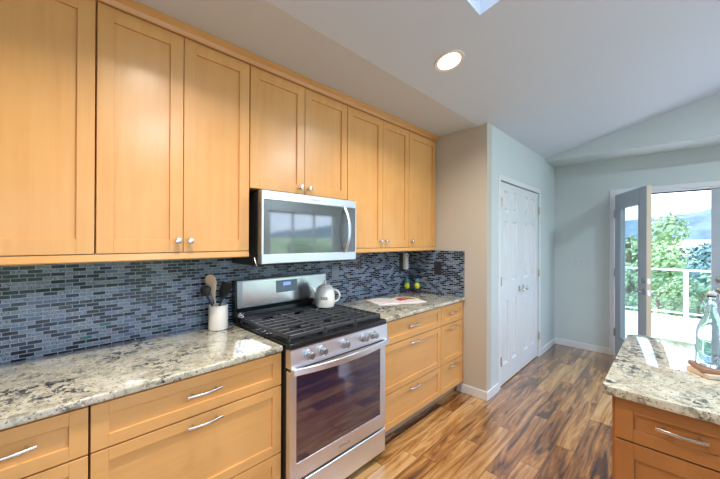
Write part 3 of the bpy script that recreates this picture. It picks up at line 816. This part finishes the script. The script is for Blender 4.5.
pf = thing('plug_in_device', (.04, 2.765, 1.15), 'tall white plug-in device on the backsplash near the corner', 'plug-in')
MB().box((.017, 2.735, 1.150), (.062, 2.787, 1.322), .010, 3).build('body', PLATEW, pf, smooth=40)
MB().box((.0615, 2.748, 1.285), (.0635, 2.774, 1.300)).build('vent', PLATEG, pf)

PAPER = pmat('page_paper', (.80, .77, .76), .6); 
m, nt, b_ = newmat('printed_page'); n = N(nt); c_ = n.sep(n.coord())
PR = [pmat('berry_red', (.62, .05, .04), .4), pmat('food_brown', (.30, .18, .06), .5), pmat('leaf_print', (.25, .33, .08), .5), pmat('pink_stripe', (.75, .28, .36), .5), pmat('text_grey', (.45, .43, .42), .6)]
mg = thing('open_magazine', (.28, 2.25, .9145), 'open food magazine with a red strawberry photo lying on the counter', 'magazine')
A_, B_, C_, D_ = Vector((.100, 2.090, 0)), Vector((.318, 2.015, 0)), Vector((.520, 2.420, 0)), Vector((.300, 2.520, 0))
def bil(u, v, z=0): return (A_ * (1 - u) * (1 - v) + B_ * u * (1 - v) + C_ * u * v + D_ * (1 - u) * v) + Vector((0, 0, .9148 + z))
def hgt(v): return .003 + .010 * math.sin(PI * min(1, abs(v - .5) * 2 * 1.0)) * (1 - .2 * v) if True else 0
def page(v0, v1, name):
    b = MB(); nn = 10; top = []; bot = []
    for k in range(nn + 1):
        v = v0 + (v1 - v0) * k / nn
        top.append([bil(0, v, hgt(v)), bil(1, v, hgt(v))]); bot.append([bil(0, v, 0), bil(1, v, 0)])
    rings = [[bot[k][0], bot[k][1], top[k][1], top[k][0]] for k in range(nn + 1)]
    b.loops(rings); return b.build(name, PAPER, mg, smooth=30)
p1 = page(0, .499, 'page_block'); p2 = page(.501, 1, 'page_block')
def printed(par, u0, u1, v0, v1, mat, name):
    b = MB(); nn = 6; r = []
    for k in range(nn + 1):
        v = v0 + (v1 - v0) * k / nn; r.append([bil(u0, v, hgt(v) + .0006), bil(u1, v, hgt(v) + .0006)])
    for k in range(nn): b.poly([r[k][0], r[k][1], r[k + 1][1], r[k + 1][0]])
    b.build(name, mat, par)
printed(p2, .22, .62, .54, .70, PR[0], 'printed_photo'); printed(p2, .25, .55, .71, .93, PR[1], 'printed_photo'); printed(p2, .10, .22, .60, .90, PR[2], 'printed_photo')
printed(p2, .90, .96, .55, .95, PR[3], 'printed_stripe'); printed(p1, .90, .95, .10, .47, PR[3], 'printed_stripe')
for u in (.2, .3, .4, .5, .6, .7): printed(p1, u, u + .018, .10, .42, PR[4], 'printed_text')

YEL = pmat('yellow_glaze', (.62, .66, .04), .25); TEAL = pmat('teal_glaze', (.08, .25, .28), .3); PUR = pmat('purple_glaze', (.035, .02, .12), .25)
def orn(x, y, label):
    t = thing('ceramic_ornament', (x, y, .9142), label, 'ornament', 'yellow and teal ornaments in the counter corner')
    c = (x, y, .9142)
    MB().lathe([(.024, 0), (.026, .004), (.018, .014), (.010, .024), (.014, .032)], c, 'Z', 20).build('foot', PUR, t, smooth=50)
    MB().lathe([(.006, .030), (.018, .036), (.027, .052), (.029, .070), (.024, .090), (.014, .100), (.006, .102)], c, 'Z', 20).build('body', YEL, t, smooth=50)
    MB().lathe([(.010, .100), (.024, .106), (.027, .118), (.024, .132), (.012, .142), (.003, .145)], c, 'Z', 20).build('top', TEAL, t, smooth=50)
orn(.072, 2.741, 'yellow and teal ornament farther from the return wall')
orn(.149, 2.815, 'yellow and teal ornament nearer the return wall')

# ------------------------------------------------------------------ island
IX0, IX1, IY0, IY1 = 1.882, 2.98, 1.500, 2.462
t = thing('kitchen_island', (2.43, 1.98, 0), 'maple kitchen island with drawer and granite top at the right', 'island')
FY = 1.530                                      # island front faces towards -y
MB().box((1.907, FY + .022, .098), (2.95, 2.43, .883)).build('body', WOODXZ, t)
MB().box((1.96, FY + .08, 0), (2.92, 2.37, .098)).build('toe_kick', TOE, t)
def shaker_y(b, x0, x1, z0, z1, y, th=.020, st=.052, rail=.045, rec=.009):
    b.box((x0, y, z0), (x0 + st, y + th, z1), .0012); b.box((x1 - st, y, z0), (x1, y + th, z1), .0012)
    b.box((x0 + st, y, z1 - rail), (x1 - st, y + th, z1), .0008); b.box((x0 + st, y, z0), (x1 - st, y + th, z0 + rail), .0008)
    b.box((x0 + st - .004, y + rec, z0 + rail - .004), (x1 - st + .004, y + th - .001, z1 - rail + .004))
def pull_x(par, xc, y, z, L=.125):
    b = MB(); pts = []
    for k in range(13):
        s = -1 + 2 * k / 12; pts.append((xc + s * L / 2, y - .024 - .010 * (1 - s * s), z))
    b.tube(pts, .005, prof=[(.0032 * p, .0052 * q) for p, q in ((-1, -.6), (-.6, -1), (.6, -1), (1, -.6), (1, .6), (.6, 1), (-.6, 1), (-1, .6))])
    for s in (-.68, .68): b.cyl((xc + s * L / 2, y + .001, z), (xc + s * L / 2, y - .029, z), .0045, 10)
    b.build('handle', NICKEL, par, smooth=40, label='bowed satin nickel bar pull')
for x0, x1 in ((1.918, 2.268), (2.272, 2.946)):
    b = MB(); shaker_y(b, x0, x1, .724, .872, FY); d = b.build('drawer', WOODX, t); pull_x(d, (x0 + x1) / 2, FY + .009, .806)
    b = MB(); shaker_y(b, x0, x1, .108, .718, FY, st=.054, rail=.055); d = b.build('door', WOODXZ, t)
    pull_x(d, (x0 + x1) / 2, FY, .50) if x0 > 2.2 else knob_x
b = MB()
def rc(cx, cy, r, a0, a1, n=5): return [(cx + r * math.cos(a0 + (a1 - a0) * k / n), cy + r * math.sin(a0 + (a1 - a0) * k / n)) for k in range(n + 1)]
pts = rc(IX0 + .012, IY0 + .012, .012, PI, 1.5 * PI) + rc(IX1 - .04, IY0 + .04, .04, 1.5 * PI, 2 * PI) + rc(IX1 - .04, IY1 - .04, .04, 0, .5 * PI) + rc(IX0 + .05, IY1 - .05, .05, .5 * PI, PI)
counter(pts, 'polished granite island top with a rounded far corner', 'countertop', .009)

# coasters and bottle
WCO = [pmat('coaster_wood', (.30, .17, .10), .55, var=.25, vscale=25), pmat('coaster_cork', (.55, .44, .34), .7, var=.2, vscale=40), pmat('coaster_dark', (.20, .11, .07), .5, var=.2, vscale=25)]
for k, (ang, mt, z, lb) in enumerate([(36, 1, .9143, 'pale brown square wooden block, the lower one under the bottle'), (20, 0, .9330, 'darker brown square wooden block lying on the paler one, right under the bottle')]):
    b = MB(); b.box((-.051, -.051, 0), (.051, .051, .0183), .003)
    b.xform(Matrix.Translation((2.182, 1.935 - .006 * (2 - k), z)) @ Matrix.Rotation(math.radians(ang), 4, 'Z'))
    b.build('wooden_block', WCO[mt], loc=(2.182, 1.935, z), label=lb, cat='block', group='wooden blocks under the bottle')
m, nt, b_ = newmat('bottle_glass')
b_.inputs['Transmission Weight'].default_value = 1; b_.inputs['Roughness'].default_value = .02; b_.inputs['IOR'].default_value = 1.45; b_.inputs['Base Color'].default_value = (.86, .96, .97, 1)
BG = m
t = thing('glass_bottle', (2.184, 1.938, .9515), 'clear glass swing-top bottle standing on wooden blocks on the island', 'bottle')
c = (2.184, 1.938, .9515)
b = MB(); outer = [(a * .93, h * .95) for a, h in [(.001, .003), (.044, 0), (.049, .006), (.0495, .125), (.047, .150), (.036, .185), (.022, .215), (.0165, .240), (.0155, .285), (.018, .288), (.018, .298), (.0145, .300)]]
inner = [(a * .93, h * .95) for a, h in [(.011, .300), (.012, .240), (.0185, .213), (.032, .184), (.0435, .150), (.046, .125), (.0455, .012), (.001, .010)]]
b.lathe(outer + inner, c, 'Z', 40, cap=False); b.build('body', BG, t, smooth=50)
MB().lathe([(.010, .277), (.0145, .286), (.0155, .294), (.010, .300), (.004, .302)], c, 'Z', 20).build('stopper', pmat('stopper_grey', (.50, .54, .56), .2), t, smooth=50)
b = MB()
for s in (-1, 1):
    b.tube([(c[0] + s * .0165, c[1], c[2] + .240), (c[0] + s * .024, c[1] - .006, c[2] + .260), (c[0] + s * .021, c[1], c[2] + .290), (c[0] + s * .008, c[1], c[2] + .305)], .0014, 6)
b.tube([(c[0] + .018 * math.cos(2 * PI * k / 20), c[1] + .018 * math.sin(2 * PI * k / 20), c[2] + .241) for k in range(20)], .0015, 6, closed=True)
b.tube([(c[0] - .008, c[1], c[2] + .290), (c[0] + .008, c[1], c[2] + .305)], .0014, 6)
b.build('wire_bail', CHROME, t, smooth=60)

SWP = pmat('switch_plate', (.60, .63, .66), .4)
# switches on the far wall
for k, x in enumerate((1.118, 1.168)):
    sw = plate('light_switch', (x, YF - .006, 1.105), (x + .046, YF, 1.225), SWP, ['white light switch plate on the far wall, the one nearer the pantry', 'white light switch plate on the far wall, the one nearer the glass door'][k], 'switch', 0, 0)
    MB().box((x + .014, YF - .010, 1.135), (x + .032, YF - .005, 1.195), .002).build('rocker', SWP, sw)

# ------------------------------------------------------------------ recessed ceiling lights
CANRING = pmat('can_ring', (.80, .74, .66), .4)
LENS = pmat('can_lens', (.9, .88, .84), .5, emit=((1.0, .93, .82), 6.0))
def can(x, y, label, power=CAN_POWER, color=CAN_COLOR):
    s = .25 if x < RX else -.25
    if x <= .78: s = 0
    z = zc(x); a = math.atan(s)
    Mx = Matrix.Translation((x, y, z)) @ Matrix.Rotation(-a, 4, 'Y')
    t = thing('ceiling_light', (x, y, z), label, 'ceiling light', 'recessed ceiling lights')
    b = MB(); b.lathe([(.070, -.003), (.092, -.006), (.094, -.0005), (.070, -.0005)], (0, 0, 0), 'Z', 40, cap=False); b.xform(Mx); b.build('trim_ring', CANRING, t, smooth=50)
    b = MB(); b.lathe([(.071, -.0032), (.001, -.0032)], (0, 0, 0), 'Z', 40, cap=False); b.xform(Mx); b.build('lens', LENS, t)
    d = bpy.data.lights.new('lamp', 'AREA'); d.shape = 'DISK'; d.size = .14; d.energy = power; d.color = color; d.spread = math.radians(160)
    o = bpy.data.objects.new('lamp', d); COL.objects.link(o); o.parent = t
    o.matrix_local = Matrix.Rotation(-a, 4, 'Y') @ Matrix.Translation((0, 0, -.012))
can(1.06, 1.83, 'round recessed ceiling light on the sloped ceiling above the range aisle')
can(1.03, .49, 'round recessed ceiling light near the skylight, over the aisle')
can(1.03, -.85, 'round recessed ceiling light behind the camera, over the aisle')
can(3.9, 1.2, 'added round recessed fill light near the side window', 24, (.80, .90, 1.0))  # unseen lamp added for cool fill in the far room
can(3.9, 3.4, 'added round recessed fill light near the side window by the glass doors', 30, (.74, .87, 1.0))  # second added lamp out of view, bluish fill towards the far wall
